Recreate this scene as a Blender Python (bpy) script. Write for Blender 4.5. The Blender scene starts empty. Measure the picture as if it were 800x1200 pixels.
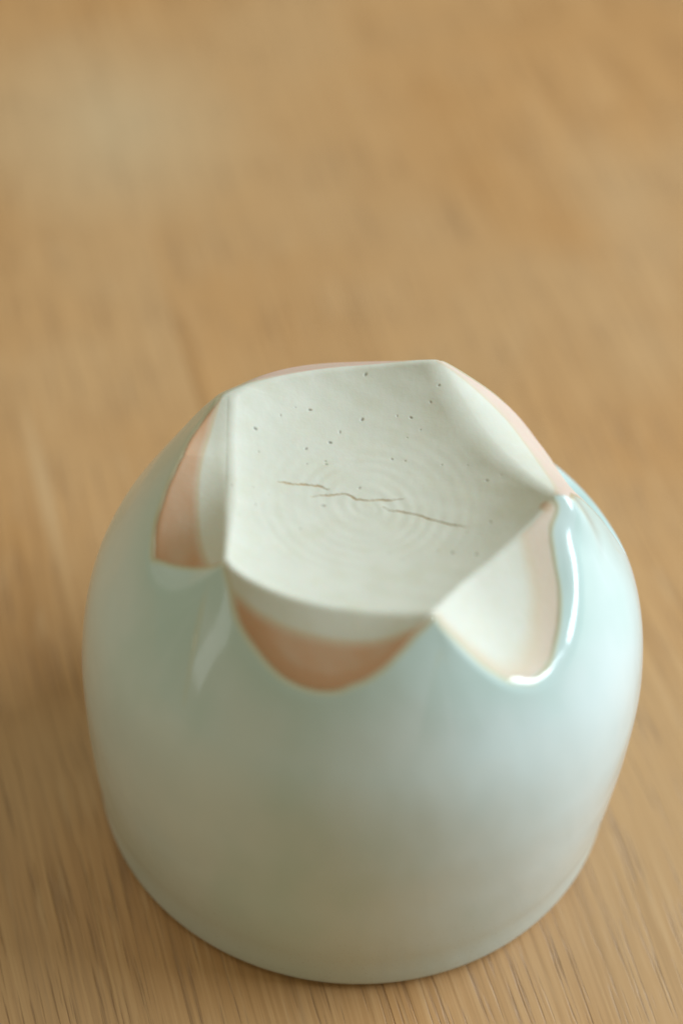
import bpy, math
import numpy as np
from mathutils import Matrix, Vector

# ------------------------------------------------------------------ camera, world, light, exposure
S = 0.04                      # one model unit (about the rim radius) in metres
sc = bpy.context.scene
col = sc.collection

cam_d = bpy.data.cameras.new('camera')
cam = bpy.data.objects.new('camera', cam_d); col.objects.link(cam)
PITCH, ROLL, FOV = math.radians(47.667), math.radians(2.802), math.radians(26.0)
fw = Vector((0, math.cos(PITCH), -math.sin(PITCH)))
up0 = Vector((0, math.sin(PITCH), math.cos(PITCH))); rt0 = Vector((1, 0, 0))
rt = rt0 * math.cos(ROLL) + up0 * math.sin(ROLL)
up = -rt0 * math.sin(ROLL) + up0 * math.cos(ROLL)
loc = Vector((-0.098, -5.321, 7.396)) * S
M = Matrix((rt, up, -fw)).transposed().to_4x4(); M.translation = loc
cam.matrix_world = M
cam_d.sensor_fit = 'VERTICAL'; cam_d.sensor_height = 36; cam_d.sensor_width = 24
cam_d.lens = 18 / math.tan(FOV / 2)
cam_d.clip_start = 0.01; cam_d.clip_end = 20
cam_d.dof.use_dof = True
cam_d.dof.focus_distance = 8.17 * S
cam_d.dof.aperture_fstop = 6.3
cam_d.dof.aperture_blades = 9
sc.camera = cam

w = bpy.data.worlds.new('World'); sc.world = w; w.use_nodes = True
bg = w.node_tree.nodes['Background']
bg.inputs[0].default_value = (1.0, 0.92, 0.60, 1); bg.inputs[1].default_value = 0.26

def area(name, az, el, dist, sx, sy, power, color):
    d = bpy.data.lights.new(name, 'AREA'); d.shape = 'RECTANGLE'
    d.size = sx; d.size_y = sy; d.energy = power; d.color = color
    o = bpy.data.objects.new(name, d); col.objects.link(o)
    a, e = math.radians(az), math.radians(el)
    p = Vector((math.cos(e) * math.cos(a), math.cos(e) * math.sin(a), math.sin(e))) * dist
    o.location = p
    o.rotation_euler = (-p).to_track_quat('-Z', 'Y').to_euler()
    return o
area('window_light', 16, 31, 1.5, 1.24, 0.35, 35.5, (0.76, 0.89, 1.0))
area('ceiling_bounce', 160, 60, 1.5, 1.1, 1.1, 3.9, (0.95, 1.0, 0.86))
area('far_window_light', 207, 11, 1.2, 0.20, 0.42, 0.38, (0.92, 1.0, 0.98))

sc.view_settings.view_transform = 'Standard'; sc.view_settings.look = 'None'
sc.view_settings.exposure = 0; sc.view_settings.gamma = 1
sc.render.engine = 'CYCLES'

# ------------------------------------------------------------------ helpers
def nodes(name):
    m = bpy.data.materials.new(name); m.use_nodes = True
    nt = m.node_tree
    return m, nt, nt.nodes['Principled BSDF']
def N(nt, t, **kw):
    n = nt.nodes.new(t)
    for k, v in kw.items():
        if k.startswith('i_'):
            n.inputs[k[2:].replace('_', ' ')].default_value = v
        else: setattr(n, k, v)
    return n
def ramp(nt, src, stops):
    r = N(nt, 'ShaderNodeValToRGB')
    e = r.color_ramp.elements
    while len(e) < len(stops): e.new(0.5)
    for q, (p, c) in zip(e, stops):
        q.position = p; q.color = c if len(c) == 4 else (*c, 1)
    nt.links.new(src, r.inputs[0]); return r.outputs[0]
def mix(nt, fac, a, b, mode='MIX'):
    n = N(nt, 'ShaderNodeMix', data_type='RGBA', blend_type=mode)
    for i, v in ((0, fac), (6, a), (7, b)):
        if isinstance(v, bpy.types.NodeSocket): nt.links.new(v, n.inputs[i])
        else: n.inputs[i].default_value = v if i == 0 else (*v, 1)
    return n.outputs[2]
def math_(nt, op, a, b=None, c=None, clamp=False):
    n = N(nt, 'ShaderNodeMath', operation=op, use_clamp=clamp)
    for i, v in enumerate((a, b, c)):
        if v is None: continue
        if isinstance(v, bpy.types.NodeSocket): nt.links.new(v, n.inputs[i])
        else: n.inputs[i].default_value = v
    return n.outputs[0]
def noise(nt, vec, scale, detail=3, rough=0.5, dist=0.0):
    n = N(nt, 'ShaderNodeTexNoise'); n.inputs['Scale'].default_value = scale
    n.inputs['Detail'].default_value = detail; n.inputs['Roughness'].default_value = rough
    n.inputs['Distortion'].default_value = dist
    nt.links.new(vec, n.inputs['Vector']); return n.outputs[0]
def mapping(nt, vec, scale=(1, 1, 1), loc=(0, 0, 0), rot=(0, 0, 0)):
    n = N(nt, 'ShaderNodeMapping'); n.inputs['Scale'].default_value = scale
    n.inputs['Location'].default_value = loc; n.inputs['Rotation'].default_value = rot
    nt.links.new(vec, n.inputs['Vector']); return n.outputs[0]
def attr(nt, name):
    n = N(nt, 'ShaderNodeAttribute', attribute_name=name); return n.outputs['Fac']
def bump(nt, h, strength, dist, prev=None):
    b = N(nt, 'ShaderNodeBump'); b.inputs['Strength'].default_value = strength
    b.inputs['Distance'].default_value = dist
    nt.links.new(h, b.inputs['Height'])
    if prev is not None: nt.links.new(prev, b.inputs['Normal'])
    return b.outputs[0]

GRAIN = math.radians(17.0)
def tl(x, y):
    # table point (cup units) -> the boards' own frame, metres
    c, s_ = math.cos(GRAIN), math.sin(GRAIN)
    return ((x * c + y * s_) * S - JX, (-x * s_ + y * c) * S)
JX = (.170 * math.cos(GRAIN) - 1.07 * math.sin(GRAIN)) * S           # where the joint runs
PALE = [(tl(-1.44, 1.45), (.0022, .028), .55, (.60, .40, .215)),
        (tl(-1.40, 4.1), (.032, .040), .55, (.57, .43, .26)),  # large soft patch: sheen reflected on the satin top, put into the colour
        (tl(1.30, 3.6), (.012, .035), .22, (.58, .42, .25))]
# ------------------------------------------------------------------ materials
def oak():
    m, nt, P = nodes('oak_wood')
    to = N(nt, 'ShaderNodeTexCoord').outputs['Object']        # grain runs along local Y
    oi = N(nt, 'ShaderNodeObjectInfo')
    sh = N(nt, 'ShaderNodeVectorMath', operation='MULTIPLY_ADD')
    nt.links.new(oi.outputs['Random'], sh.inputs[0]); sh.inputs[1].default_value = (3.1, 5.7, 0); nt.links.new(to, sh.inputs[2])
    tc = sh.outputs[0]                                        # every board is cut from another place
    # gentle waviness of the grain
    wv = N(nt, 'ShaderNodeTexNoise'); wv.inputs['Scale'].default_value = 9; wv.inputs['Detail'].default_value = 2
    nt.links.new(mapping(nt, tc, (1, .5, 1)), wv.inputs['Vector'])
    off = N(nt, 'ShaderNodeVectorMath', operation='MULTIPLY_ADD')
    nt.links.new(wv.outputs['Color'], off.inputs[0]); off.inputs[1].default_value = (.012, 0, 0)
    nt.links.new(tc, off.inputs[2]); v = off.outputs[0]
    # growth bands, fibres, pores, patches
    band = noise(nt, mapping(nt, v, (95, 2.6, 1)), 1, 4, .62)
    fibre = noise(nt, mapping(nt, v, (1300, 15, 1)), 1, 5, .68)
    flame = noise(nt, mapping(nt, v, (16, 3.5, 1)), 1, 3, .55, .6)
    patch = noise(nt, tc, 14, 2, .5)
    pore = noise(nt, mapping(nt, v, (2100, 46, 1)), 1, 2.5, .6)
    porem = ramp(nt, pore, [(.57, (0, 0, 0)), (.68, (1, 1, 1))])
    porezone = ramp(nt, noise(nt, mapping(nt, v, (260, 7, 1), (3, 1, 0)), 1, 2), [(.36, (.6,)*3), (.62, (1, 1, 1))])
    pm = math_(nt, 'MULTIPLY', porem, porezone)
    ray = noise(nt, mapping(nt, v, (700, 60, 1), (7, 2, 0)), 1, 1)
    raym = ramp(nt, ray, [(.62, (0, 0, 0)), (.74, (1, 1, 1))])
    c = ramp(nt, band, [(.25, (.385, .195, .068)), (.5, (.495, .258, .094)), (.78, (.565, .320, .138))])
    c = mix(nt, .68, c, ramp(nt, flame, [(.3, (.375, .185, .062)), (.5, (.500, .259, .094)), (.72, (.585, .345, .162))]))
    c = mix(nt, .55, c, ramp(nt, fibre, [(.30, (.20, .090, .028)), (.5, (.485, .251, .092)), (.70, (.66, .400, .185))]))
    c = mix(nt, ramp(nt, patch, [(.42, (0, 0, 0)), (.62, (.45,)*3)]), c, (.54, .345, .175))
    c = mix(nt, math_(nt, 'MULTIPLY', raym, .35), c, (.62, .40, .21))
    c = mix(nt, math_(nt, 'MULTIPLY', pm, .58), c, (.125, .055, .018))
    for (x0, y0), (lx, ly), k, cc in PALE:                    # pale flecks, and a soft reflection painted into the wood colour
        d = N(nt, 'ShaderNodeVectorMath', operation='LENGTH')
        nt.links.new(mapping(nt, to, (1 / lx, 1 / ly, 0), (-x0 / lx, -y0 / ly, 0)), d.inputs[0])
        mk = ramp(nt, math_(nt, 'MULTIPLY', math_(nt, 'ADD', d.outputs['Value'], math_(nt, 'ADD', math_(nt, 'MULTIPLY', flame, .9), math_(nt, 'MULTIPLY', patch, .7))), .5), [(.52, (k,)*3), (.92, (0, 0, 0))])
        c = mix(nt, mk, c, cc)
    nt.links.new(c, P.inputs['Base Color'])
    P.inputs['Roughness'].default_value = .5
    nt.links.new(ramp(nt, fibre, [(.2, (.40,)*3), (.8, (.52,)*3)]), P.inputs['Roughness'])
    P.inputs['Specular IOR Level'].default_value = .65
    h = math_(nt, 'SUBTRACT', math_(nt, 'MULTIPLY', fibre, .35), pm)
    nt.links.new(bump(nt, h, .5, .00022), P.inputs['Normal'])
    return m

def glaze():
    m, nt, P = nodes('celadon_glaze')
    tc = N(nt, 'ShaderNodeTexCoord').outputs['Object']
    n1 = noise(nt, mapping(nt, tc, (1, 1, .55)), 42, 3, .55)
    n2 = noise(nt, tc, 2100, 2, .6)
    c = ramp(nt, n1, [(.26, (.510, .655, .620)), (.50, (.612, .712, .698)), (.74, (.672, .742, .716))])
    c = mix(nt, attr(nt, 'pool'), c, (.485, .625, .580))           # thick glaze gathers greener
    th_ = attr(nt, 'thin')
    c = mix(nt, ramp(nt, th_, [(0, (0, 0, 0)), (.7, (.8,)*3)]), c, (.60, .60, .43))
    c = mix(nt, ramp(nt, th_, [(.62, (0, 0, 0)), (1, (.75,)*3)]), c, (.56, .43, .27))             # thin, warm line where it meets the clay
    # fine dry speckle towards the lip, where the glaze is thin
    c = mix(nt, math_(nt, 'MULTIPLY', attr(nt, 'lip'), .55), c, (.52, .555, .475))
    sp = ramp(nt, n2, [(.60, (0, 0, 0)), (.72, (1, 1, 1))])
    lip = attr(nt, 'lip')
    c = mix(nt, math_(nt, 'MULTIPLY', math_(nt, 'MULTIPLY', sp, lip), .55), c, (.47, .49, .42))
    nt.links.new(c, P.inputs['Base Color'])
    nt.links.new(math_(nt, 'MULTIPLY_ADD', lip, .16, .10), P.inputs['Roughness'])
    P.inputs['IOR'].default_value = 1.5
    P.inputs['Subsurface Weight'].default_value = .12
    P.inputs['Subsurface Radius'].default_value = (1, .9, .8)
    P.inputs['Subsurface Scale'].default_value = .0015
    b1 = bump(nt, noise(nt, mapping(nt, tc, (1, 1, .7)), 75, 2, .5), .25, .0012)
    b2 = bump(nt, math_(nt, 'MULTIPLY', n2, lip), .10, .00012, b1)
    nt.links.new(b2, P.inputs['Normal'])
    return m

def clay():
    m, nt, P = nodes('bare_porcelain_clay')
    tc = N(nt, 'ShaderNodeTexCoord').outputs['Object']
    n1 = noise(nt, tc, 60, 3, .6); n2 = noise(nt, tc, 1100, 2, .6); n3 = noise(nt, tc, 260, 3, .6)
    c = ramp(nt, n1, [(.3, (.600, .590, .500)), (.7, (.655, .640, .550))])
    c = mix(nt, ramp(nt, n3, [(.45, (0, 0, 0)), (.78, (.45,)*3)]), c, (.575, .55, .41))
    fl = attr(nt, 'flash'); hue = attr(nt, 'pink')
    tint = mix(nt, hue, (.56, .325, .185), (.67, .48, .40))
    tint = mix(nt, ramp(nt, n3, [(.35, (0, 0, 0)), (.75, (.3,)*3)]), tint, mix(nt, hue, (.50, .265, .13), (.62, .43, .35)))
    f1 = ramp(nt, fl, [(.0, (0, 0, 0)), (.5, (.5,)*3), (1, (1, 1, 1))])
    halo = ramp(nt, fl, [(.02, (0, 0, 0)), (.3, (.55,)*3), (.75, (0, 0, 0))])
    c = mix(nt, halo, c, (.58, .47, .26))
    c = mix(nt, f1, c, tint)
    ck = attr(nt, 'crack')
    c = mix(nt, ramp(nt, ck, [(0, (0, 0, 0)), (.6, (.75,)*3)]), c, (.55, .41, .24))
    c = mix(nt, ramp(nt, ck, [(.62, (0, 0, 0)), (1, (.85,)*3)]), c, (.41, .27, .14))
    c = mix(nt, attr(nt, 'speck'), c, (.12, .095, .07))
    nt.links.new(c, P.inputs['Base Color'])
    P.inputs['Roughness'].default_value = .62
    P.inputs['Specular IOR Level'].default_value = .35
    P.inputs['Subsurface Weight'].default_value = .10
    P.inputs['Subsurface Scale'].default_value = .0012
    b = bump(nt, n2, .24, .00011)
    nt.links.new(bump(nt, n3, .22, .00018, b), P.inputs['Normal'])
    return m

OAK, GLAZE, CLAY = oak(), glaze(), clay()

# ------------------------------------------------------------------ the table
def table():
    # two edge-glued boards with eased edges, grain along local Y; the joint runs under the cup
    top = bpy.data.objects.new('table_top', None); col.objects.link(top)
    top.empty_display_size = .1
    top['kind'] = 'structure'; top['label'] = 'oak table top with fine grain under the cup'
    top.rotation_euler = (0, 0, GRAIN); top.location = (JX * math.cos(GRAIN), JX * math.sin(GRAIN), 0)
    hy, t, b = .75, .028, .00012
    for x0, x1 in ((-.40, -.00002), (.00002, .40)):
        sec = [(x0, -t), (x1, -t), (x1, -b), (x1 - b * .3, -b * .3), (x1 - b, 0), (x0 + b, 0), (x0 + b * .3, -b * .3), (x0, -b)]
        n = len(sec)
        v = [(x, -hy, z) for x, z in sec] + [(x, hy + .1, z) for x, z in sec]
        f = [tuple(range(n)), tuple(range(2 * n - 1, n - 1, -1))] + [(i + n, (i + 1) % n + n, (i + 1) % n, i) for i in range(n)]
        me = bpy.data.meshes.new('board'); me.from_pydata(v, [], f); me.update()
        o = bpy.data.objects.new('board', me); col.objects.link(o); o.parent = top
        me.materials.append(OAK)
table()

# ------------------------------------------------------------------ the cup, standing on its rim
rng = np.random.default_rng(4)
H, RF, D, NP = 1.745, .650, .16, 2.6
ANG = np.radians([144.506, 69.904, -3.654, -69.7, -138.859])          # the five foot tips
CTRL = np.array([1.010, 1.038, 1.058, 1.055, .996, .842, .650])
#           slope   scoop   curve   skew    shift
FAC = {0: (.746, -.028, .122, .176, .011),
       1: (.140, .088, 2.60, .30, -.005),
       2: (.932, .102, -.821, .073, .041),
       3: (.768, -.005, .281, .252, -.070),
       4: (.357, .082, -.776, -.789, -.011)}
def wob(P, scale, seed, n=8):
    """smooth pseudo-random field, about -1..1"""
    r = np.random.default_rng(seed); o = 0
    for _ in range(n):
        k = r.normal(size=3) * scale
        o = o + np.sin(P[..., 0] * k[0] + P[..., 1] * k[1] + P[..., 2] * k[2] + r.uniform(0, 6.28))
    return o / math.sqrt(n / 2) / 1.6
def sstep(a, b, x):
    t = np.clip((x - a) / (b - a), 0, 1); return t * t * (3 - 2 * t)
def smin(a, b, k):
    h = np.clip(.5 + .5 * (b - a) / k, 0, 1); return b + (a - b) * h - k * h * (1 - h)
def bodyR(z):
    t = np.clip(z / H * 6, 0, 6); i = np.clip(t.astype(int), 0, 5); u = t - i
    m = np.gradient(CTRL)
    r = ((2*u**3 - 3*u**2 + 1) * CTRL[i] + (u**3 - 2*u**2 + u) * m[i]
         + (-2*u**3 + 3*u**2) * CTRL[i + 1] + (u**3 - u**2) * m[i + 1])
    return np.where(z > H, CTRL[-1] - (z - H) * .70, r)
_a = np.degrees(ANG)[::-1]
_ax = np.concatenate([_a[-1:] - 360, _a, _a[:1] + 360])
def ridge(x, y, z):
    # the shoulder keeps five faint ridges running down from the foot tips
    ph = np.interp(np.degrees(np.arctan2(y, x)), _ax, np.arange(7) * 2 * np.pi)
    c = np.clip(np.cos(ph), 0, 1)
    amp = np.interp(ph / 2 / np.pi, np.arange(7), [.030, .0, .0, .055, .014, .030, .0])
    return 1 + .006 * c**2 * sstep(.75, 1.40, z) * sstep(1.72, 1.5, z) + amp * c**8 * sstep(1.45, 1.70, z)
CR = [([(-.3404, .0726), (-.2978, .0773), (-.2552, .0802), (-.2096, .0865), (-.1789, .0853), (-.1601, .0754), (-.1417, .0738)], .0032),
      ([(-.2222, .0298), (-.1769, .0408), (-.1316, .0505), (-.0892, .059), (-.0676, .0545), (-.0487, .0357), (-.0152, .034), (.0121, .0381), (.0668, .0411), (.1275, .0494)], .0029),
      ([(.0371, .0107), (.0709, -.008), (.1104, -.0144), (.1498, -.0219), (.1953, -.0428), (.2404, -.0612), (.2941, -.0822), (.3472, -.1023)], .0025)]
SPK = [(-.0383, .092, .006), (-.1628, -.0063, .008), (-.2315, .4053, .008), (-.1522, .2857, .008), (-.2373, .2457, .006),
       (-.0398, .3917, .008), (-.1619, .1901, .006), (-.4235, .2796, .009), (-.1185, .3333, .005), (-.0348, .5599, .007),
       (.1375, .4046, .007), (.2071, .4601, .005), (.0744, .2324, .006), (.4133, .1105, .006), (.236, .5196, .007),
       (.5138, .1596, .006), (.4236, -.0916, .006), (-.1652, .2037, .005), (.3715, -.2508, .008), (.2904, -.227, .007)]
for _ in range(26):                                    # faint grog specks
    _t, _q = rng.uniform(0, 6.28), .5 * math.sqrt(rng.uniform(.05, 1))
    SPK.append((_q * math.cos(_t), _q * math.sin(_t), rng.uniform(.0022, .0042)))
def segdist(x, y, pts):
    d = np.full(x.shape, 9.); s = np.zeros(x.shape); L = 0
    seg = [math.dist(a, b) for a, b in zip(pts, pts[1:])]; tot = sum(seg)
    for (a, b), l in zip(zip(pts, pts[1:]), seg):
        t = np.clip(((x - a[0]) * (b[0] - a[0]) + (y - a[1]) * (b[1] - a[1])) / l**2, 0, 1)
        q = np.hypot(x - a[0] - t * (b[0] - a[0]), y - a[1] - t * (b[1] - a[1]))
        s = np.where(q < d, (L + t * l) / tot, s); d = np.minimum(d, q); L += l
    return d, s
def crackmask(x, y):
    out = []
    jx = x + .002 * np.sin(y * 140 + x * 90)
    jy = y + .0016 * np.sin(x * 90 + 1.3) + .0009 * np.sin(x * 310 + y * 80)
    for pts, wd in CR:
        d, s = segdist(jx, jy, pts)
        w_ = wd * (.25 + .9 * np.sqrt(np.clip(4 * s * (1 - s), 0, 1))) * (1 + .35 * np.sin(s * 23 + wd * 900))
        out.append(np.clip(1.3 - d / np.maximum(1.05 * w_, 1e-4), 0, 1) * sstep(0, .06, s) * sstep(1, .94, s))
    return out
def floorZ(x, y):
    r = np.hypot(x, y); th = np.arctan2(y, x)
    z = H - D + D * (r / RF)**NP
    rr = np.hypot(x + .008, y - .004)
    ph = rr / .046 * 2 * np.pi + th
    amp = sstep(.46, .25, rr) * sstep(.0, .05, rr) * (.7 + .5 * np.sin(th * 2 + 1) * np.sin(rr * 21))
    z = z + .00046 * np.sin(ph + .8 * np.sin(th * 2) + .6 * np.sin(rr * 31)) * amp * (.85 + .3 * np.sin(x * 9 + y * 13 + 1))
    P = np.stack([x, y, 0 * x], -1)
    return z + .0022 * wob(P, 8, 3) + .0004 * wob(P, 40, 5, 5)
def facets(x, y):
    out = []; us = []; ws = []
    for k in range(5):
        s, scp, c, s1, g1 = FAC[k]
        A = np.array([np.cos(ANG[k]), np.sin(ANG[k])]) * RF; k2 = (k + 1) % 5
        B = np.array([np.cos(ANG[k2]), np.sin(ANG[k2])]) * RF
        mid = (A + B) / 2; t = B - A; a = np.linalg.norm(t) / 2; t = t / (2 * a)
        n = np.array([t[1], -t[0]])
        if n @ mid < 0: n = -n
        u = np.clip(((x - mid[0]) * t[0] + (y - mid[1]) * t[1]) / a, -1.35, 1.35)
        w_ = (x - mid[0]) * n[0] + (y - mid[1]) * n[1]
        q = 1 - u * u
        sl = np.maximum(s + s1 * u, .06)
        sl = np.where(w_ < 0, np.maximum(sl, .10 if k == 1 else .45), sl)
        cc = np.where(w_ < 0, 0, c)
        z = H - sl * w_ - scp * q - g1 * u * q - cc * w_ * np.abs(w_)
        # away from its own side a facet never cuts
        z = z + 3 * np.clip(np.abs(u) - 1.1, 0, 9) + 4 * np.clip(-w_ - .25, 0, 9)
        P = np.stack([x, y, 0 * x], -1)
        out.append(z + .0015 * wob(P, 14, 20 + k)); us.append(u); ws.append(w_)
    return out, us, ws
def topZ(x, y):
    zf, _, _ = facets(x, y)
    z = zf[0]
    for q in zf[1:]: z = smin(z, q, .008)
    f = floorZ(x, y)
    for k, a in ((4, .009), (3, .009), (0, .008)):       # the floor turns up to a lip along these sides
        f = f + a * np.exp(-np.clip(zf[k] - f, 0, 1) / .045)
    z = smin(z, f, .026)
    return smin(z, H - .004 + 0 * x, .008)
def field(P):
    x, y, z = P[..., 0], P[..., 1], P[..., 2]
    ft = (z - topZ(x, y)) * .80; fb = (np.hypot(x, y) / ridge(x, y, z) - bodyR(z)) * .83
    az = np.degrees(np.arctan2(y, x))
    k = .018 + .010 * sstep(-72, -50, az) * sstep(8, -12, az)      # softer shoulder on the near right
    return -smin(-ft, -fb, k)

LNS = 1
NT = 1080
th = np.arange(NT) / NT * 2 * np.pi
ct, st = np.cos(th), np.sin(th)
# upper shell: rays from an inner point, dense over the foot
ZC = .75
zlow = 1.12
e0 = math.atan2(zlow - ZC, float(bodyR(np.array(zlow))))
elev = np.concatenate([np.linspace(e0, math.radians(41), 70)[:-1],
                       np.linspace(math.radians(41), math.radians(61), 250)[:-1],
                       np.linspace(math.radians(61), math.radians(89.85), 400)])
ce, se = np.cos(elev)[:, None], np.sin(elev)[:, None]
dirs = np.stack([ce * ct, ce * st, se + 0 * ct], -1)
C0 = np.array([0, 0, ZC])
# coarse-to-fine root search
dirs = dirs.astype(np.float32); C0 = C0.astype(np.float32)
lo = np.full(dirs.shape[:2], .55, np.float32); hi = np.full(dirs.shape[:2], 1.2, np.float32)
for _ in range(14):
    mid = (lo + hi) / 2
    g = field(C0 + dirs * mid[..., None])
    ins = g < 0
    lo = np.where(ins, mid, lo); hi = np.where(ins, hi, mid)
G = C0 + dirs * ((lo + hi) / 2)[..., None]
# lower shell: plain wall down to the rounded lip
zl = np.linspace(.07, zlow, 90)[:-1]
rl = bodyR(zl)
la = np.radians(np.linspace(-80, 0, 12))[:-1]
LR = .05
lipz = .0 + LR + LR * np.sin(la) ; lipz = .07 * (lipz / .05)
lipr = bodyR(np.array(.07)) - .052 + .052 * np.cos(la)
rl = rl + .003 * sstep(.15, .07, zl) - .003 * np.exp(-((zl - .20) / .06)**2)
lipr = lipr + .003
zz = np.concatenate([lipz, zl]); rr_ = np.concatenate([lipr, rl])
_rg = ridge(ct[None] + 0 * zz[:, None], st[None] + 0 * zz[:, None], zz[:, None])
rr2 = rr_[:, None] * _rg
Gl = np.stack([rr2 * ct, rr2 * st, zz[:, None] + 0 * ct], -1)
G = np.concatenate([Gl, G], 0)
NR = G.shape[0]
def normals(G):
    dt = np.roll(G, -1, 1) - np.roll(G, 1, 1)
    dr = np.gradient(G, axis=0)
    n = np.cross(dt, dr); return n / np.maximum(np.linalg.norm(n, axis=-1, keepdims=True), 1e-12)
x, y, z = G[..., 0], G[..., 1], G[..., 2]
r = np.hypot(x, y)
zf, us, ws = facets(x, y)
zfs = np.stack(zf); kk = zfs.argmin(0); zmin = zfs.min(0); fl = floorZ(x, y)
u = np.take_along_axis(np.stack(us), kk[None], 0)[0]
m = bodyR(z) - r / ridge(x, y, z)                                     # depth of a cut surface inside the wall line
w1 = wob(G, 9, 31); w2 = wob(G, 30, 32)
# distance along the surface from the line where the cut meets the wall
_zz = np.linspace(.9, 1.9, 400); _rr = bodyR(_zz)
cc_ = np.interp(-r / ridge(x, y, z), -_rr, _zz) - zmin
gr = np.gradient(cc_, axis=0); gs = np.linalg.norm(np.gradient(G, axis=0), axis=-1)
gt = (np.roll(cc_, -1, 1) - np.roll(cc_, 1, 1)); gts = np.linalg.norm(np.roll(G, -1, 1) - np.roll(G, 1, 1), axis=-1)
gd = np.sqrt((gr / np.maximum(gs, 1e-9))**2 + (gt / np.maximum(gts, 1e-9))**2)
dd = np.clip(cc_ / np.maximum(gd, .12), -1, 1)
thr = np.select([kk == k for k in range(5)], [.008 + 0*u, .008 + 0*u, .012 + .075 * np.clip(.45 - 1.0 * u, 0, 1.0), .006 + 0*u, .006 + 0*u])
thr = thr + .0050 * w1 + .0030 * w2
isup = (z > 1.3)
gl = np.where(isup, sstep(thr + .004, thr - .004, dd), 1.0)          # 1 glazed, 0 bare
isfloor = isup & (fl < zmin)
gl = np.where(isfloor & (r < .6), 0, gl)
# on the left the glaze was wiped to a straight line below the cut
ax, ay, bx, by = -.76, -.235, -.47, -.445
ln = ((x - ax) * (by - ay) - (y - ay) * (bx - ax)) / math.hypot(bx - ax, by - ay) + .004 * w1
wiped = (kk == 4) & ~isfloor & (x < -.45)
gl = np.where(wiped, np.maximum(gl, sstep(-.004, .004, -ln if LNS < 0 else ln)), gl)
mm = [m[(kk == k) & isup & ~isfloor].max() for k in range(5)]
rel = np.select([kk == k for k in range(5)], [np.clip((m - .01) / mm[k], -1, 2) for k in range(5)])
ext = np.select([kk == k for k in range(5)], [.35 + 0*u, .30 + .1*u, .62 * np.clip(.55 - .9*u, .06, 1), .50 + 0*u, .52 + 0*u])
ext = ext + .03 * w1
flash = sstep(ext + .24, ext - .20, rel) * (~isfloor) * isup
wo = np.take_along_axis(np.stack(ws), kk[None], 0)[0]         # distance outward from the tip-to-tip line
tw = np.select([kk == k for k in range(5)], [.06 + 0*u, .150 * (1 - .9*u*u), .1 + 0*u, .155 * (1 - .85*u*u), .098 * (1 - .7*u*u)]) + .010 * w1
flash = np.where(kk == 2, flash, sstep(tw - .022, tw + .018, wo) * (~isfloor) * isup)
edgeband = sstep(.10, .0, rel) * .35 * isup * (~isfloor)
flash = np.clip(flash * (.90 + .07 * w2) + .6 * edgeband * flash, 0, 1)
pink = np.select([kk == k for k in range(5)], [.9 + 0*u, .95 + 0*u, 1 + 0*u, .0 + 0*u, .05 + 0*u])
flash = flash * np.where(kk == 2, .50, 1) * np.where(kk == 1, .75, 1)
cms = crackmask(x, y)
top_ok = isfloor & (r < .5)
cms = [c * top_ok for c in cms]
crack = np.maximum.reduce(cms)
speck = 0
for sx, sy, sr in SPK:
    d = np.hypot(x - sx, (y - sy) * (.8 + 90 * (sx * sx % .007))) / sr * (1 + .15 * np.sin(np.arctan2(y - sy, x - sx) * 2 + sx * 90))
    speck = np.maximum(speck, np.clip(1.3 - d * (.75 + 60 * sr), 0, 1) * (.10 + 66 * sr))
speck = np.clip(speck, 0, 1) * isfloor
rust = sstep(.028, .004, np.hypot(x - .61, y + .075)) * (z > 1.62) * .7
flash = np.maximum(flash, rust); pink = np.where(rust > .05, .1, pink)
thin = sstep(.35, .95, gl) * sstep(thr - .034, thr - .001, dd) * isup * (z > 1.3)
lw = ln if LNS > 0 else -ln
thin = np.where(wiped & (dd > thr) & (lw > -.004), sstep(.026, .0, lw), np.where(wiped & (lw > .0), thin * sstep(.03, .0, lw), thin)) * (gl > .3)
pool = np.clip(sstep(.0, -.02, dd) * sstep(-.25, -.03, dd) * sstep(1.30, 1.55, z) * .6 * (gl > .5), 0, 1)
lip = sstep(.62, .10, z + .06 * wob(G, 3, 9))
# relief: glaze stands proud of the clay, cracks and pinholes sink in; the wall is a little uneven
n = normals(G)
disp = .0030 * np.where(isup, sstep(thr + .004, thr - .020, dd), 1.0) * (~(isfloor & (r < .6))) * isup * sstep(1.3, 1.45, z) - .003 * crack - .004 * speck
disp = disp + .004 * wob(G, 1.7, 50) * sstep(0, .3, z) * gl + .0014 * wob(G, 5, 51) * gl * sstep(0, .3, z) + .0007 * wob(G, 15, 52) * gl * sstep(.9, 1.4, z)
G = G + n * disp[..., None]
n = normals(G)

root = bpy.data.objects.new('porcelain_cup', None); col.objects.link(root)
root.empty_display_size = .03
root['label'] = 'pale celadon porcelain cup upside down on oak table, five-sided unglazed foot'
root['category'] = 'cup'

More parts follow.
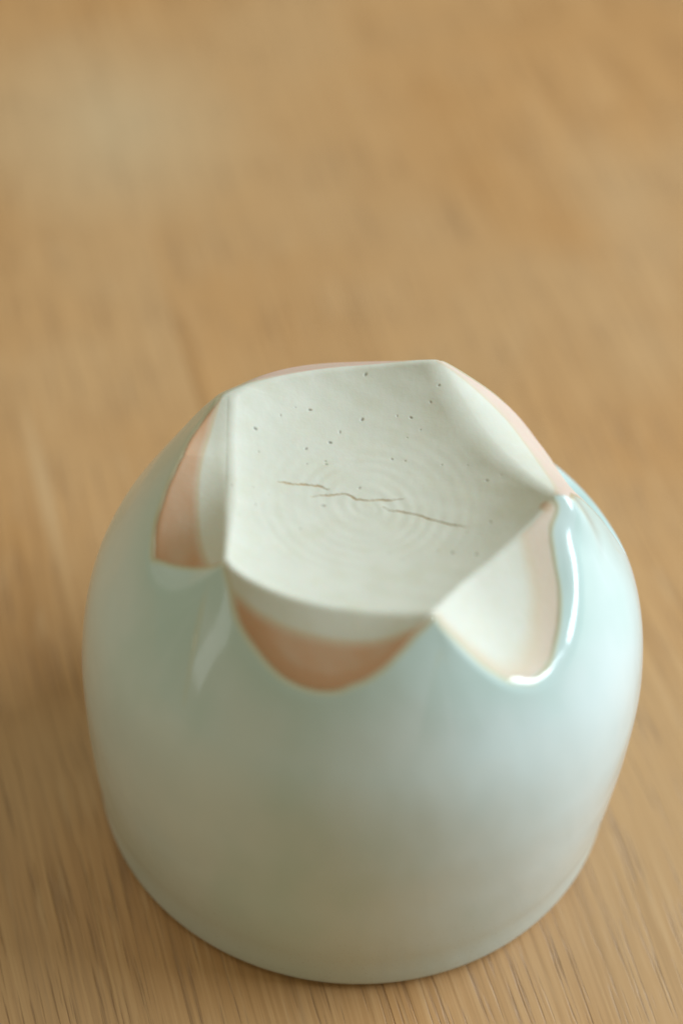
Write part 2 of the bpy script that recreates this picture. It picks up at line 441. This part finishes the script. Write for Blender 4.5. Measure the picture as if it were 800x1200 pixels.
# regions of the one shell become parts
idx = np.arange(NR * NT).reshape(NR, NT)
q = np.stack([idx[:-1], np.roll(idx, -1, 1)[:-1], np.roll(idx, -1, 1)[1:], idx[1:]], -1).reshape(-1, 4)
def favg(a): return np.stack([a.ravel()[q[:, i]] for i in range(4)]).mean(0)
fg = favg(gl); ff = favg(isfloor.astype(float)); fk = kk.ravel()[q[:, 0]]
reg = np.where(fg > .5, 0, np.where(ff > .5, 1, 10 + fk))
for i, c in enumerate(cms):
    reg = np.where((favg(c) > .45) & (reg == 1), 20 + i, reg)
V = G.reshape(-1, 3) * S; NV = n.reshape(-1, 3)
ATT = dict(flash=flash, pink=pink, crack=crack, speck=speck, thin=thin, pool=pool, lip=lip)
def part(name, faces, mat, parent, extra=None, label=None):
    """one mesh from some faces of the shell; shading normals come from the whole shell so the seams stay smooth"""
    u_, inv = np.unique(faces, return_inverse=True); inv = inv.reshape(faces.shape)
    vv, nn = V[u_], NV[u_]
    tri = np.zeros((0, 3), int)
    me = bpy.data.meshes.new(name)
    nq = len(inv); extra = extra or []
    nl = nq * 4 + sum(len(e) for e in extra)
    loops = inv.ravel(); starts = np.arange(nq) * 4
    if extra:
        look = {int(a): i for i, a in enumerate(u_)}
        for e in extra:
            starts = np.append(starts, len(loops)); loops = np.append(loops, [look[int(a)] for a in e])
    me.vertices.add(len(vv)); me.vertices.foreach_set('co', vv.ravel().astype(np.float32))
    me.loops.add(nl); me.loops.foreach_set('vertex_index', loops.astype(np.int32))
    me.polygons.add(len(starts)); me.polygons.foreach_set('loop_start', starts.astype(np.int32))
    me.update(calc_edges=True)
    me.polygons.foreach_set('use_smooth', np.ones(len(starts), bool))
    for k, a in ATT.items():
        t = me.attributes.new(k, 'FLOAT', 'POINT'); t.data.foreach_set('value', a.ravel()[u_].astype(np.float32))
    me.normals_split_custom_set_from_vertices(nn.astype(np.float32))
    me.materials.append(mat)
    o = bpy.data.objects.new(name, me); col.objects.link(o); o.parent = parent
    if label: o['label'] = label
    return o
body = part('body', q[reg == 0], GLAZE, root, label='glossy pale blue-green glazed wall')
well = part('foot_well', q[reg == 1], CLAY, root, extra=[idx[-1]], label='matt cream sunken floor of the foot with turning rings')
LB = {10: 'far unglazed cut face, mostly hidden', 11: 'unglazed cut face with a thin pink rim, far right',
      12: 'brightest unglazed cut face, blushed pink, near right', 13: 'front unglazed cut face with broad brown band',
      14: 'left unglazed cut face with brown triangle'}
for k in range(5):
    part('foot_facet', q[reg == 10 + k], CLAY, root, label=LB[10 + k])
for i in range(3):
    if (reg == 20 + i).any(): part('crack', q[reg == 20 + i], CLAY, well)

# inside of the cup: a plain glazed hollow, out of sight under the foot
def inner():
    NI = 96
    t = np.arange(NI) / NI * 2 * np.pi
    zi = np.concatenate([[.0015, .0], np.linspace(.02, 1.05, 20)])
    ri = np.concatenate([[bodyR(np.array(.07)) - .034, bodyR(np.array(.07)) - .055], bodyR(np.linspace(.02, 1.05, 20)) - .085])
    a = np.radians(np.linspace(0, 88, 14))[1:]
    zi = np.concatenate([zi, 1.05 + .42 * np.sin(a)]); ri = np.concatenate([ri, ri[-1] * np.cos(a)])
    vv = np.stack([ri[:, None] * np.cos(t), ri[:, None] * np.sin(t), zi[:, None] + 0 * t], -1).reshape(-1, 3) * S
    nr = len(zi)
    f = [(i * NI + j, (i + 1) * NI + j, (i + 1) * NI + (j + 1) % NI, i * NI + (j + 1) % NI) for i in range(nr - 1) for j in range(NI)]
    f.append(tuple((nr - 1) * NI + j for j in range(NI))[::-1])
    me = bpy.data.meshes.new('inner_wall'); me.from_pydata(vv.tolist(), [], f); me.update()
    me.polygons.foreach_set('use_smooth', np.ones(len(f), bool))
    me.materials.append(GLAZE)
    o = bpy.data.objects.new('inner_wall', me); col.objects.link(o); o.parent = root
inner()
root.location = (0, 0, .00002)
